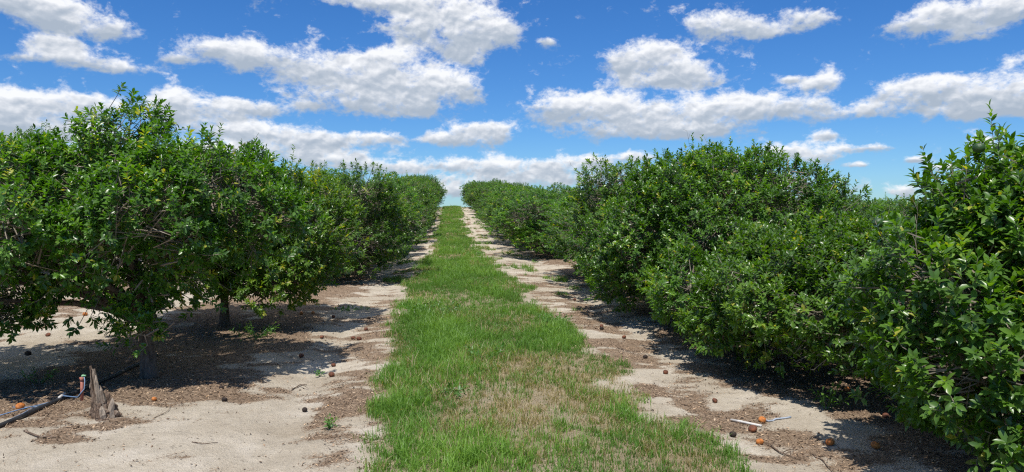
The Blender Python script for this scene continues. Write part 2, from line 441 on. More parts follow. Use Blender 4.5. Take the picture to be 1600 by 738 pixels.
# ------------------------------------------------------------------ sky backdrop with the cumulus field
def sky_backdrop():
    blobs = [  # photograph: centre x, y, half width, half height
        (60,12,62,28),(110,34,62,26),(158,48,32,17),(20,0,40,20),
        (85,80,48,17),(130,95,58,15),(175,107,30,9),(38,90,18,6),(95,68,28,8),
        (30,168,70,28),(100,165,62,20),(0,188,60,30),(152,166,30,14),(70,205,100,18),(-60,170,60,40),
        (280,92,20,8),(365,86,60,22),(405,90,34,20),(335,78,28,12),
        (272,160,38,20),(345,165,62,15),(412,172,38,11),(300,182,70,16),
        (485,108,42,30),(560,118,52,24),(618,104,42,32),(650,142,84,32),(702,137,36,24),(560,155,92,22),(480,165,24,7),(628,172,55,16),(590,90,20,12),(530,90,20,10),
        (610,4,120,15),(690,32,78,34),(748,50,48,32),(782,55,24,22),(705,74,46,20),(648,45,34,16),(738,92,20,12),
        (740,216,60,16),(770,201,26,13),(700,219,34,9),(728,205,24,10),
        (360,206,60,13),(440,213,70,16),(520,220,62,13),(585,216,38,9),(430,235,130,13),
        (560,258,64,11),(622,266,34,9),(500,250,50,10),(545,246,22,7),
        (1015,92,46,24),(1060,110,56,24),(978,98,32,20),(1040,126,80,14),(1105,126,26,12),(1030,80,24,12),
        (892,172,54,24),(955,172,60,26),(1050,185,100,30),(1150,172,80,24),(1232,168,50,15),(1000,206,80,14),(868,166,28,14),(1075,205,60,12),
        (1095,40,30,17),(1150,42,44,24),(1197,52,24,10),
        (1265,32,36,17),
        (1425,38,36,14),(1480,30,50,20),(1555,20,62,26),(1520,52,30,14),(1600,8,60,24),(1470,18,28,12),
        (1280,133,38,15),(1240,124,14,6),
        (1395,152,34,15),(1455,138,52,22),(1530,150,62,28),(1595,148,60,30),(1560,172,70,12),(1660,140,60,30),
        (1345,176,54,12),
        (1284,248,32,18),(1225,240,40,14),
        (735,260,66,13),(850,264,90,15),(920,254,48,11),(985,246,30,9),(820,283,150,12),
        (853,65,16,8),
        (1430,250,15,5),(1340,258,20,5),(1292,213,20,8),(1540,230,30,15),(1410,300,22,10),(1350,232,40,6),
        (708,300,34,11),(1190,285,60,14),(1120,250,30,8),(1480,262,30,5),(130,250,160,20),(330,240,60,14),
    ]
    daz, dele = 0.25, 0.2
    az = np.concatenate([np.arange(-112, -36, 1.0), np.arange(-36, 46, daz), np.arange(46, 118, 1.0)])
    el = np.concatenate([np.arange(-2.5, 24, dele), np.arange(24, 82, .9)])
    A, E = np.meshgrid(R(1) * az, R(1) * el, indexing='xy')
    D = np.stack([np.sin(A) * np.cos(E), np.cos(A) * np.cos(E), np.sin(E)], -1)
    # the clouds' own place in the sky, as angles
    inv = np.array(CAM_M)
    f = np.zeros(A.shape); tn = np.zeros(A.shape); ws = np.zeros(A.shape)
    rs = np.random.default_rng(3)
    extra = []
    for _ in range(150):      # unseen cumulus outside the view, added to whiten the ambient skylight
        ea, ee = rs.uniform(-110, 116), rs.uniform(4, 72)
        q_ = rs.uniform(.7, 1.6) * (1 + ee / 45)
        extra.append((ea, ee, 3.6 * q_ / max(.35, math.cos(R(ee))), 1.7 * q_))
    def add(ca, ce, ra, re_):
        nonlocal f, tn, ws
        du = (np.degrees(A) - ca) / ra; dv = (np.degrees(E) - ce) / re_
        dvv = np.where(dv < 0, dv * 1.25, dv)
        g = np.exp(-1.05 * (du ** 2 + dvv ** 2))
        f = f + g * (1 - 0.55 * np.clip(f, 0, 1)); tn = tn + g * dv; ws = ws + g
    for (cx, cy, rx, ry) in blobs:
        d = inv @ np.array([(cx - CX) / F_PX, -(cy - CY) / F_PX, -1.0]); L = np.linalg.norm(d)
        ca = math.degrees(math.atan2(d[0], d[1])); ce = math.degrees(math.asin(d[2] / L))
        k = math.degrees(1 / (F_PX * (L ** 2) ** 0.5))
        add(ca, ce, rx * k * 1.12, ry * k * 1.08)
    half_w = 35.5
    for ea, ee, ra, re_ in extra:
        if abs(ea - 4.75) < half_w + ra * 1.6 and ee < 19 + re_ * 2.5: continue
        add(ea, ee, ra, re_); add(ea + ra * .5, ee + re_ * .4, ra * .5, re_ * .7)
    tone = tn / np.maximum(ws, 0.02); f = np.minimum(f, 1.4); f = np.where(f > .8, .8 + (f - .8) * .35, f)
    n0, n1 = A.shape
    idx = np.arange(n0 * n1).reshape(n0, n1)
    q = np.stack([idx[:-1, :-1], idx[1:, :-1], idx[1:, 1:], idx[:-1, 1:]], -1).reshape(-1, 4)
    m, nt, out = new_mat('cumulus_sky')
    am = nt.nodes.new('ShaderNodeAttribute'); am.attribute_name = 'cover'
    at_ = nt.nodes.new('ShaderNodeAttribute'); at_.attribute_name = 'level'
    uv = nt.nodes.new('ShaderNodeAttribute'); uv.attribute_name = 'angles'
    def cloud_noise(off):
        mp = nt.nodes.new('ShaderNodeMapping'); mp.inputs['Location'].default_value = off
        nt.links.new(uv.outputs['Vector'], mp.inputs[0])
        a = noise_node(nt, 0.42, 10, .60, mp.outputs[0], 0.25)
        return a.outputs[0]
    nA = cloud_noise((0, 0, 0))
    def soft_noise(off):
        mp = nt.nodes.new('ShaderNodeMapping'); mp.inputs['Location'].default_value = off
        nt.links.new(uv.outputs['Vector'], mp.inputs[0])
        return noise_node(nt, 0.75, 3.5, .5, mp.outputs[0], 0.2).outputs[0]
    sA = soft_noise((0, 0, 0)); sB = soft_noise((-0.12, 0.40, 0))
    puff = noise_node(nt, 1.9, 7, .62, uv.outputs['Vector'], 0.3)
    dens = math_node(nt, 'ADD', math_node(nt, 'MULTIPLY', am.outputs['Fac'], 1.08), math_node(nt, 'MULTIPLY_ADD', nA, 2.5, c=-1.36))
    dens = math_node(nt, 'ADD', dens, math_node(nt, 'MULTIPLY_ADD', puff.outputs[0], 0.9, c=-0.45))
    mr = nt.nodes.new('ShaderNodeMapRange'); mr.interpolation_type = 'SMOOTHSTEP'
    nt.links.new(dens, mr.inputs[0]); mr.inputs[1].default_value = 0.10; mr.inputs[2].default_value = 0.86
    alpha = math_node(nt, 'MULTIPLY', mr.outputs[0], 0.96)
    # lit towards the sun above, grey towards the flat base
    relief = math_node(nt, 'MULTIPLY', math_node(nt, 'SUBTRACT', sA, sB), 1.5)
    lv = math_node(nt, 'MULTIPLY_ADD', at_.outputs['Fac'], 0.85, c=0.50)
    thick = math_node(nt, 'MULTIPLY', math_node(nt, 'SUBTRACT', dens, 0.45), -0.30)
    b = math_node(nt, 'ADD', math_node(nt, 'ADD', relief, lv), thick)
    b = math_node(nt, 'ADD', b, math_node(nt, 'MULTIPLY_ADD', puff.outputs[0], 0.25, c=-0.125))
    col = ramp(nt, [(0.0, (0.36, 0.42, 0.50)), (0.30, (0.45, 0.50, 0.57)), (0.55, (0.61, 0.64, 0.69)), (0.9, (0.84, 0.85, 0.87))], b)
    em = nt.nodes.new('ShaderNodeEmission'); nt.links.new(col.outputs[0], em.inputs[0]); em.inputs[1].default_value = 1.0
    tr = nt.nodes.new('ShaderNodeBsdfTransparent')
    mx = nt.nodes.new('ShaderNodeMixShader')
    nt.links.new(alpha, mx.inputs[0]); nt.links.new(tr.outputs[0], mx.inputs[1]); nt.links.new(em.outputs[0], mx.inputs[2])
    nt.links.new(mx.outputs[0], out.inputs[0])
    m.cycles.emission_sampling = 'NONE'
    ang = np.stack([np.degrees(A), np.degrees(E) * 1.45, np.zeros(A.shape)], -1).reshape(-1, 3)
    o = mesh_from('sky', (D * 8500).reshape(-1, 3), q, m, True, {'cover': f.ravel(), 'level': tone.ravel(), 'angles': ang})
    tag(o, 'blue summer sky with scattered white cumulus clouds', 'sky', kind='structure')
sky_backdrop()

# ------------------------------------------------------------------ citrus trees
UP = np.array([0, 0, 1.0])

def leaf_mesh(P, D, N, L, W, tint, hi=True):
    """many leaves: base P, direction D, upper side N"""
    D = norm(D); N = norm(N - D * np.sum(N * D, -1, keepdims=True)); S = np.cross(D, N)
    L = L[:, None]; W = W[:, None]
    if hi:
        pts = [P,
               P + D * L * .30 + S * W * .42 + N * W * .13, P + D * L * .30 - S * W * .42 + N * W * .13, P + D * L * .30 - N * W * .02,
               P + D * L * .64 + S * W * .46 + N * W * .08, P + D * L * .64 - S * W * .46 + N * W * .08, P + D * L * .66 - N * W * .10,
               P + D * L * .98 - N * L * .13]
        tri = [(0, 3, 1), (0, 2, 3), (1, 3, 6), (1, 6, 4), (3, 2, 5), (3, 5, 6), (4, 6, 7), (6, 5, 7)]
    else:
        pts = [P, P + D * L * .48 + S * W * .5 + N * W * .12, P + D * L * .48 - S * W * .5 + N * W * .12,
               P + D * L * .50 - N * W * .03, P + D * L - N * L * .12]
        tri = [(0, 3, 1), (0, 2, 3), (1, 3, 4), (3, 2, 4)]
    k = len(pts)
    V = np.stack(pts, 1).reshape(-1, 3)
    base = np.arange(len(P)) * k
    Fa = np.stack([base[:, None] + np.array(t)[None, :] for t in tri], 1).reshape(-1, 3)
    return V, Fa, np.repeat(tint, k)

def shoots_to_leaves(Q, A, n, slen, lsize, tints, r, hi):
    """spiral of leaves round each shoot"""
    m = len(Q)
    ref = np.where(np.abs(A[:, 2:3]) > 0.9, np.array([[1., 0, 0]]), np.array([[0, 0, 1.]]))
    U = norm(np.cross(A, ref)); Vv = np.cross(A, U)
    ph0 = r.random(m) * 6.28
    Ps, Ds, Ns, Ls, Ws, Ts = [], [], [], [], [], []
    for k in range(n):
        t = (k + r.random(m) * .6) / n
        phi = ph0 + k * 2.4 + r.normal(0, .25, m)
        e = np.radians(80 - 52 * t) + r.normal(0, .22, m)
        D = A * np.cos(e)[:, None] + (U * np.cos(phi)[:, None] + Vv * np.sin(phi)[:, None]) * np.sin(e)[:, None]
        D = D + UP * (-0.16 + 0.12 * r.random(m))[:, None]
        N = A * 0.75 + UP * 0.6 + r.normal(0, .28, (m, 3))
        keep = r.random(m) < 0.92
        l = lsize * (0.72 + 0.5 * r.random(m)) * (1.05 - 0.35 * t ** 3)
        Ps.append((Q + A * (slen * t)[:, None])[keep]); Ds.append(D[keep]); Ns.append(N[keep])
        Ls.append(l[keep]); Ws.append((l * (0.37 + .12 * r.random(m)))[keep])
        Ts.append(np.clip(tints + r.normal(0, .10, m) + 0.10 * (t - .5), 0, 1)[keep])
    return leaf_mesh(*[np.concatenate(a) for a in (Ps, Ds, Ns, Ls, Ws, Ts)], hi=hi)

def build_tree(blobs, seed, n_shoots, hi=False, lsize=0.062, trunk_h=0.45, trunk_r=0.085, zmin=0.22, wild=0.05, lean=(0, 0), bare=4, hole=0.27, bright=0.0):
    r = np.random.default_rng(seed)
    B = np.array(blobs, float); c = B[:, :3]; rad = B[:, 3:6]
    area = (rad[:, 0] * rad[:, 1] + rad[:, 0] * rad[:, 2] + rad[:, 1] * rad[:, 2])
    pick = r.choice(len(B), size=n_shoots * 4, p=area / area.sum())
    d = norm(r.normal(size=(len(pick), 3)))
    depth = 1.03 - np.abs(r.normal(0, 0.17, len(pick)))
    P = c[pick] + d * rad[pick] * depth[:, None]
    rel = (fbm(P[:, 0] * 3.0 + P[:, 2] * 1.9, P[:, 1] * 3.0 - P[:, 2] * 2.4 + seed, seed + 9, 2) - .5)
    P = P + d * (rel * 0.75)[:, None]
    nrm = norm(d / rad[pick])
    q = np.linalg.norm((P[:, None, :] - c[None]) / rad[None], axis=2); q[np.arange(len(P)), pick] = 9
    inside = q.min(1) < 0.86
    # clumpy density
    cl = fbm(P[:, 0] * 2.2 + P[:, 2] * 1.3 + seed, P[:, 1] * 2.2 + P[:, 2] * 1.7, seed, 3)
    keep = (~inside | (r.random(len(P)) < 0.20)) & (P[:, 2] > zmin + 0.15 * r.random(len(P))) & (cl > hole + 0.08 * r.random(len(P)))
    # keep the underside thinner than the top and sides
    keep &= ~((nrm[:, 2] < -0.55) & (r.random(len(P)) < 0.55))
    P = P[keep][:n_shoots]; nrm = nrm[keep][:n_shoots]; cl = cl[keep][:n_shoots]; pk = pick[keep][:n_shoots]
    n = len(P)
    A = norm(nrm * 0.75 + UP * 0.60 + r.normal(0, 0.30, (n, 3)))
    flush = (r.random(n) < 0.09)
    tints = np.clip(0.10 + 0.62 * (cl - .3) / .4 * .5 + 0.40 * r.random(n) + 0.35 * flush + bright, 0, 0.93)
    slen = 0.07 + 0.09 * r.random(n)
    # wild upright shoots standing clear of the crown
    w = (r.random(n) < wild) & (nrm[:, 2] > 0.35)
    slen = np.where(w, slen + 0.10 + 0.14 * r.random(n), slen)
    A[w] = norm(A[w] * .4 + UP + r.normal(0, .15, (w.sum(), 3)))
    V, Fa, T = shoots_to_leaves(P, A, 16, slen, lsize, tints, r, hi)
    if w.any():
        V2, F2, T2 = shoots_to_leaves(P[w] + A[w] * .03, A[w], 12, slen[w], lsize * .9, tints[w], r, hi)
        Fa = np.concatenate([Fa, F2 + len(V)]); V = np.concatenate([V, V2]); T = np.concatenate([T, T2])
    # odd yellow leaves
    k = 8 if hi else 5
    nl = len(T) // k
    yl = np.repeat(r.random(nl) < 0.010, k); T = np.where(yl, 1.0, T)
    # wood: trunk, limbs to each lobe, branchlets to the shoots
    parts = []
    base = np.array([[0, 0, -0.05], [0, 0, 0.04], [lean[0] * .3, lean[1] * .3, trunk_h * .5], [lean[0], lean[1], trunk_h]])
    parts.append(path_tube(base, [trunk_r * 1.75, trunk_r * 1.25, trunk_r * .95, trunk_r * .9], 12, 0.22, seed))
    top = base[-1]
    for i in range(len(B)):
        tgt = c[i] + np.array([0, 0, -0.1]) * rad[i]
        s = np.linspace(0, 1, 7)[:, None]
        mid = top + (tgt - top) * s + np.array([0, 0, 1]) * (np.sin(s * math.pi) * 0.07) + np.cumsum(r.normal(0, .022, (7, 3)), 0) * (s > 0)
        mid[0] = top - np.array([0, 0, .06])
        parts.append(path_tube(mid, np.linspace(trunk_r * .55, .014, 7), 6, 0.15, seed + i))
    Vt, Ft = merge(parts)
    trunk_me = (Vt, Ft)
    cc = c[pk] + r.normal(0, .12, (n, 3))
    P2 = P + A * (slen * .8)[:, None]
    Pm = P + (cc - P) * 0.45 + r.normal(0, .05, (n, 3))
    t1 = tubes(P, P2, 0.0035, 0.0015); sel2 = r.random(n) < .6
    t2 = tubes(Pm[sel2], P[sel2], 0.005, 0.003)
    sel = r.random(n) < 0.16
    t3 = tubes(cc[sel], Pm[sel], 0.010, 0.005, 4)
    tv = [t1, t2, (t3[0], t3[1])]
    Vb = []; Fb = []; off = 0
    for v_, f_ in tv:
        Vb.append(v_); Fb.append(f_ + off); off += len(v_)
    # bare dead twigs poking out
    for j in range(bare):
        cand = np.where(nrm[:, 2] > 0.2)[0]
        i = r.choice(cand)
        p = P[i].copy(); dd = norm(nrm[i] * .5 + UP * .8 + r.normal(0, .3, 3))
        for s_ in range(4):
            p2 = p + dd * (0.07 + .05 * r.random()); v_, f_ = tubes([p], [p2], .003 - .0005 * s_, .0025 - .0005 * s_)
            Vb.append(v_); Fb.append(f_ + off); off += len(v_)
            sd = norm(dd + r.normal(0, .8, 3)); v_, f_ = tubes([p2], [p2 + sd * .08], .002, .001)
            Vb.append(v_); Fb.append(f_ + off); off += len(v_)
            dd = norm(dd + r.normal(0, .25, 3)); p = p2
    return trunk_me, (np.concatenate(Vb), np.concatenate(Fb)), (V, Fa, T)

def make_tree(name, loc, rz, **kw):
    trunk, br, lf = build_tree(**kw)
    e = empty(name, loc, rz)
    pydata('trunk', trunk[0], trunk[1], M_BARK, e)
    mesh_from('branches', br[0], br[1], M_TWIG, False, parent=e)
    mesh_from('crown', lf[0], lf[1], M_LEAF, True, {'tint': lf[2]}, parent=e)
    return e

def lumps(seed, n, Rr, z0, z1, r0, r1, main, squash=.9):
    r = np.random.default_rng(seed); out = [main]
    for k in range(n):
        a = 2.4 * k + r.normal(0, .3); z = z0 + (z1 - z0) * ((k + .5) / n)
        prof = math.sqrt(max(0.05, 1 - ((z - main[2]) / (main[5] * 1.1)) ** 2))
        q = Rr * prof * r.uniform(.82, 1.12); s = r.uniform(r0, r1)
        out.append((main[0] + q * math.cos(a), main[1] + q * math.sin(a), z, s, s, s * squash))
    return out

def tag_tree(e, label, group='orange trees of the grove'):
    return tag(e, label, 'tree', group)

def fruit_obj(name, rad, mat, parent=None, seed=0, dent=0.06):
    import bmesh
    bm = bmesh.new(); bmesh.ops.create_icosphere(bm, subdivisions=3, radius=rad)
    r = np.random.default_rng(seed); k = r.normal(size=(3, 3)) * 2 / rad * .35
    for v in bm.verts:
        s = 1 + dent * (math.sin(v.co.x * k[0][0] + v.co.y * k[0][1]) + math.sin(v.co.z * k[1][0] + v.co.x * k[1][1] + 1)) * .5
        v.co *= s
        if v.co.z > rad * .8: v.co.z -= (v.co.z - rad * .8) * .5
        v.co.z *= .94
    me = bpy.data.meshes.new(name); bm.to_mesh(me); bm.free()
    for p in me.polygons: p.use_smooth = True
    me.materials.append(mat)
    o = bpy.data.objects.new(name, me); COL.objects.link(o)
    if parent: o.parent = parent
    return o

def gp(x, y): return (x, y, Hs(x, y))

# -- the single trees near the camera, each with its own shape
A1 = make_tree('orange_tree', gp(-2.83, 7.1), 0, blobs=[
    (-.25, .1, 1.42, 1.15, 1.1, .70), (-.38, 0, 1.92, .60, .6, .46), (-.35, -.1, 2.12, .32, .4, .38), (-1.0, -.1, 1.62, .75, .75, .55),
    (-1.40, -.1, 1.20, .72, .8, .60), (-1.65, -.1, .74, .60, .5, .50), (-2.0, .1, 1.0, .5, .5, .5), (.50, 0, 1.62, .66, .7, .46), (.80, .2, 1.48, .55, .6, .42),
    (.05, -.70, 1.42, .6, .5, .48), (-.75, -.70, 1.38, .6, .5, .45), (.10, -.25, .88, .24, .26, .46), (.12, -.35, .56, .18, .2, .24), (.30, -.45, 1.25, .45, .4, .34),
    (-2.0, .2, 1.4, .6, .6, .55), (-.9, .9, 1.4, .7, .6, .6)],
    seed=101, n_shoots=4752, hi=True, zmin=.30, trunk_h=.55, trunk_r=.068, lean=(-.05, 0), wild=.018, bare=7)
tag_tree(A1, 'nearest left orange tree, its trunk standing in shade behind the grey stump')
B1 = make_tree('orange_tree', gp(-2.98, 9.9), 0, blobs=[
    (-.1, .1, 1.42, 1.15, 1.1, .56), (.1, 0, 1.70, .7, .7, .40), (.7, -.2, 1.38, .65, .7, .46), (.75, -.35, .68, .60, .55, .44), (-.35, -.3, .78, .35, .35, .30),
    (1.05, -.2, 1.05, .50, .55, .45), (-.8, 0, 1.5, .7, .7, .46), (-.5, -.6, 1.45, .55, .5, .42), (.9, .5, 1.4, .6, .6, .45), (.45, -.3, .55, .40, .4, .34)],
    seed=102, n_shoots=4176, hi=True, zmin=.22, trunk_h=.55, trunk_r=.055, wild=.04, bare=5, bright=.16)
tag_tree(B1, 'second orange tree left of the track with bright green low branches and thin visible trunk')
R1 = make_tree('orange_tree', gp(4.54, 3.95), 0, blobs=[
    (0, 0, 1.35, 1.30, 1.35, .92), (-.32, .1, 1.90, .46, .5, .38), (-.90, .2, 1.36, .55, .6, .42), (-1.40, .25, 1.12, .52, .55, .42), (-1.35, -.1, .8, .6, .6, .5),
    (-.9, -.6, 1.0, .7, .6, .6), (-.1, .2, 2.1, .42, .42, .34), (-1.15, .75, .85, .6, .6, .5), (-1.1, .5, .40, .5, .5, .3), (-1.0, -.4, .35, .5, .5, .3), (.5, .4, 2.0, .7, .7, .42), (-1.28, .3, 1.52, .28, .28, .20)],
    seed=103, n_shoots=5184, hi=True, zmin=.14, trunk_h=.5, trunk_r=.09, wild=.05, bare=9, lsize=.069, bright=.06)
tag_tree(R1, 'nearest orange tree at the right edge with loose branches against the sky')
R2 = make_tree('orange_tree', gp(4.15, 6.6), 0, blobs=[
    (0, 0, .80, 1.4, 1.35, .62), (-1.15, 0, .70, .62, .62, .50), (-.8, -.85, .72, .6, .55, .46), (-1.0, .7, .75, .62, .6, .5), (-.2, -.5, 1.0, .6, .6, .36),
    (-.6, .3, 1.02, .6, .6, .34), (-1.35, .4, .48, .5, .5, .36), (.6, 0, 1.0, .7, .7, .4), (-.3, -1.1, .6, .5, .4, .4)],
    seed=104, n_shoots=4176, hi=True, zmin=.15, trunk_h=.4, trunk_r=.07, wild=.02, bare=5)
tag_tree(R2, 'low spreading orange tree between the tall right edge tree and the domed one')
R3 = make_tree('orange_tree', gp(4.0, 9.6), 0, blobs=[
    (-.15, 0, 1.25, 1.45, 1.5, .90), (-.1, -.2, 1.84, .58, .62, .38), (-1.1, -.1, 1.25, .75, .75, .65), (-.7, -.9, 1.05, .75, .65, .62), (.35, -.3, 1.8, .55, .6, .36),
    (-1.45, .1, .75, .62, .65, .55), (-1.0, -1.2, .6, .62, .6, .5), (-.65, 0, 1.85, .65, .65, .42), (.3, -1.2, 1.1, .6, .5, .6), (-1.4, 1.0, .8, .7, .7, .6), (-1.3, -1.75, .55, .5, .5, .42)],
    seed=105, n_shoots=5184, hi=True, zmin=.10, trunk_h=.45, trunk_r=.09, wild=.035, bare=8)
tag_tree(R3, 'big domed orange tree right of the track with foliage down to the sand')

# -- shared shapes for the rest of the grove
protos = []
for k in range(4):
    main = (0, 0, 1.28, 1.45, 1.45, .98)
    bl = lumps(200 + k, 13, 1.25, .55, 2.05, .52, .74, main)
    if k % 2: bl = [(a, b, c * 1.03, p * .92, q * .92, t) for a, b, c, p, q, t in bl]
    protos.append(dict(blobs=bl, seed=300 + k, n_shoots=3744, hi=False, zmin=.10, wild=.025, bare=4, lsize=.068))
first = {}
def grove_tree(k, x, y, s, hs, rz, label, group='orange trees of the grove'):
    loc = gp(x, y)
    if k not in first:
        e = first[k] = make_tree('orange_tree', loc, rz, **protos[k])
    else:
        e = copy_tree(first[k]); e.location = loc; e.rotation_euler = (0, 0, rz)
    e.scale = (s, s, hs)
    tag_tree(e, label, group)
    return e

ordn = ['', 'first', 'second', 'third', 'fourth', 'fifth', 'sixth', 'seventh', 'eighth', 'ninth', 'tenth', 'eleventh', 'twelfth',
        'thirteenth', 'fourteenth', 'fifteenth', 'sixteenth', 'seventeenth', 'eighteenth', 'nineteenth', 'twentieth', 'twenty-first',
        'twenty-second', 'twenty-third', 'twenty-fourth', 'twenty-fifth', 'twenty-sixth', 'twenty-seventh', 'twenty-eighth']
rr = random.Random(5)
def row(x0, ys, hfun, side, start, s0=1.0):
    n = len(ys)
    for i, y in enumerate(ys):
        k = rr.randrange(4)
        h = hfun(y) * rr.uniform(.91, 1.06)
        s = s0 * rr.uniform(.96, 1.12) * (1.10 if y > (62 if x0 < 0 else 24) else 1)
        if i == n - 1:
            lab = f'orange tree at the top of the rise {side} of the track, against the sky'
        else:
            lab = f'{ordn[start + i]} orange tree from the camera in the hedge-like row {side} of the track'
        grove_tree(k, x0 + rr.uniform(-.15, .15) - (.95 * max(0, (y - 66) / 10) if x0 > 0 else 0) + (.25 if x0 < 0 and y < 50 else 0) - (.2 if x0 > 0 and y > 20 else 0), y, s, h / 2.45, rr.uniform(0, 6.28), lab)
row(-2.95, [15.9] + [19.0 + 3.0 * i for i in range(19)],
    lambda y: np.interp(y, [12, 15, 24, 50, 66, 74], [2.1, 2.1, 2.1, 2.35, 2.5, 3.05]), 'left', 3, 1.0)
row(3.92, [12.6, 15.4] + [21.8 + 3.0 * i for i in range(18)],
    lambda y: np.interp(y, [12, 15, 24, 50, 66, 74], [2.1, 1.95, 1.9, 1.9, 2.1, 2.7]), 'right', 4, 1.14)
# rows further out: only glimpsed between and above the near ones
def back_row(x0, ys, h, lab, group):
    for y in ys:
        grove_tree(rr.randrange(4), x0 + rr.uniform(-.2, .2), y, rr.uniform(.98, 1.1), h(y) * rr.uniform(.95, 1.05) / 2.45, rr.uniform(0, 6.28), lab, group)
back_row(-10.0, [10.5 + 3.1 * i for i in range(8)], lambda y: 2.75, 'orange tree of the far left row glimpsed behind the nearest left trees', 'orange trees of the far left row')
back_row(-17.0, [17 + 3.1 * i for i in range(4)], lambda y: 2.8, 'orange tree of the outermost left row, glimpsed behind the trunks', 'orange trees of the outermost left row')
back_row(11.2, [12.5 + 3.1 * i for i in range(8)], lambda y: 2.0, 'orange tree of the far right row showing low behind the right edge tree', 'orange trees of the far right row')
back_row(18.3, [24 + 3.1 * i for i in range(6)], lambda y: 2.3, 'orange tree of the outermost right row, seen low against the sky', 'orange trees of the outermost right row')

# bare grey branches showing on the near face of the right hand tree
db = [path_tube([(-1.1, -.15, 1.0), (-1.40, -.25, 1.12), (-1.62, -.20, 1.10), (-1.80, -.02, 1.14), (-2.02, .12, 1.17), (-2.16, .22, 1.16)], [.014, .012, .010, .009, .006, .002], 7, .3, 1),
      path_tube([(-1.62, -.20, 1.10), (-1.78, -.18, 1.00), (-1.92, -.05, .97)], [.007, .005, .002], 6, .3, 2),
      path_tube([(-1.80, -.02, 1.14), (-1.92, -.06, 1.22), (-2.03, -.02, 1.24)], [.005, .004, .001], 5, .3, 3),
      path_tube([(-1.35, -.3, .80), (-1.62, -.30, .86), (-1.84, -.16, .78), (-1.98, -.05, .70)], [.010, .008, .005, .002], 6, .3, 4),
      path_tube([(-1.62, -.30, .86), (-1.75, -.32, .80), (-1.86, -.3, .70)], [.005, .004, .001], 5, .3, 5)]
for q_ in db:
    pydata('bare_branch', q_[0], q_[1], M_TWIG, R1)
# unripe fruit hanging in the right hand tree
for j, (dx, dy, dz) in enumerate([(-1.52, .02, 1.98), (-1.12, .05, 2.02), (-1.15, .05, 1.85), (-1.95, .3, 1.55), (-1.7, -.25, 1.1), (-1.85, .1, .95), (-1.6, -.5, .55), (-1.75, .3, 1.3)]):
    o = fruit_obj('fruit', 0.032, M_GREENFRUIT, R1, j); o.location = (dx, dy, dz)

# ------------------------------------------------------------------ grass strip
def grass_mesh():
    r = np.random.default_rng(11)
    Xs, Ys, S, TR, TH = [], [], [], [], []
    for (y0, y1, dens) in ((3.6, 7, 11500), (7, 11, 8000), (11, 18, 4200), (18, 32, 2200), (32, 80, 1000)):
        area = (y1 - y0) * 4.4; nt_ = int(area * dens / 13)
        x = r.uniform(-1.7, 2.7, nt_); y = r.uniform(y0, y1, nt_)
        g = grass_cover(x, y)
        k = r.random(nt_) < g
        x = x[k]; y = y[k]; g = g[k]
        tr_ = r.random(len(x)); th_ = r.random(len(x))
        for _ in range(13):
            Xs.append(x + r.normal(0, .026, len(x))); Ys.append(y + r.normal(0, .026, len(x))); S.append(g); TR.append(tr_); TH.append(th_)
    x = np.concatenate(Xs); y = np.concatenate(Ys); g = np.concatenate(S); tr_ = np.concatenate(TR); th_ = np.concatenate(TH); n = len(x)
    z = H(x, y)
    d = np.hypot(x, y)
    lush = np.clip(.5 + 1.6 * (fbm(x * 1.5 + 9, y * 1.2, 61, 3) - .5), 0, 1)
    dry = sstep(0.46, 0.64, fbm(x * 1.4 + 3, y * 1.1 + 2, 67, 4)) * 0.32 + 0.30 * np.exp(-(((x - .75) / .5) ** 2 + ((y - 5.8) / 1.6) ** 2)) + 0.30 * (1 - g)
    hgt = (0.040 + 0.090 * r.random(n) ** 1.3) * (0.55 + 0.9 * lush) * (0.55 + .5 * g)
    hgt *= (0.42 + 1.25 * th_ ** 2) * np.where(r.random(n) < 0.02, 1.6, 1)
    wid = (0.0036 + 0.0022 * r.random(n)) * (1 + np.clip(d - 7, 0, 60) * 0.045)
    a = r.uniform(0, 6.283, n); lean = r.random(n) * 0.85 + 0.15
    D = np.stack([np.cos(a), np.sin(a), np.zeros(n)], 1); S_ = np.stack([-np.sin(a), np.cos(a), np.zeros(n)], 1)
    tw = r.normal(0, .6, n); S_ = S_ * np.cos(tw)[:, None] + D * np.sin(tw)[:, None]
    P = np.stack([x, y, z - .004], 1); U = UP[None]
    h = hgt[:, None]; w = wid[:, None]; l = lean[:, None]
    m1 = P + U * h * .52 + D * h * .22 * l
    tip = P + U * h * (1 - .28 * l) + D * h * .85 * l
    V = np.stack([P + S_ * w * .5, P - S_ * w * .5, m1 + S_ * w * .45, m1 - S_ * w * .45, tip], 1).reshape(-1, 3)
    b = np.arange(n) * 5
    Fa = np.concatenate([np.stack([b, b + 1, b + 3], 1), np.stack([b, b + 3, b + 2], 1), np.stack([b + 2, b + 3, b + 4], 1)])
    isdry = (tr_ * .7 + r.random(n) * .3) < np.clip(dry * 1.0 - .02, 0, .75)
    tint = np.where(isdry, 0.79 + 0.2 * r.random(n), np.clip(0.45 * lush + 0.22 * r.random(n) + 0.28 * th_ - .12, 0, .73))
    o = mesh_from('grass', V, Fa, M_GRASS, False, {'tint': np.repeat(tint, 5)})
    tag(o, 'long green grass strip with dry patches between the wheel tracks', 'grass', kind='stuff')
    return n
grass_mesh()

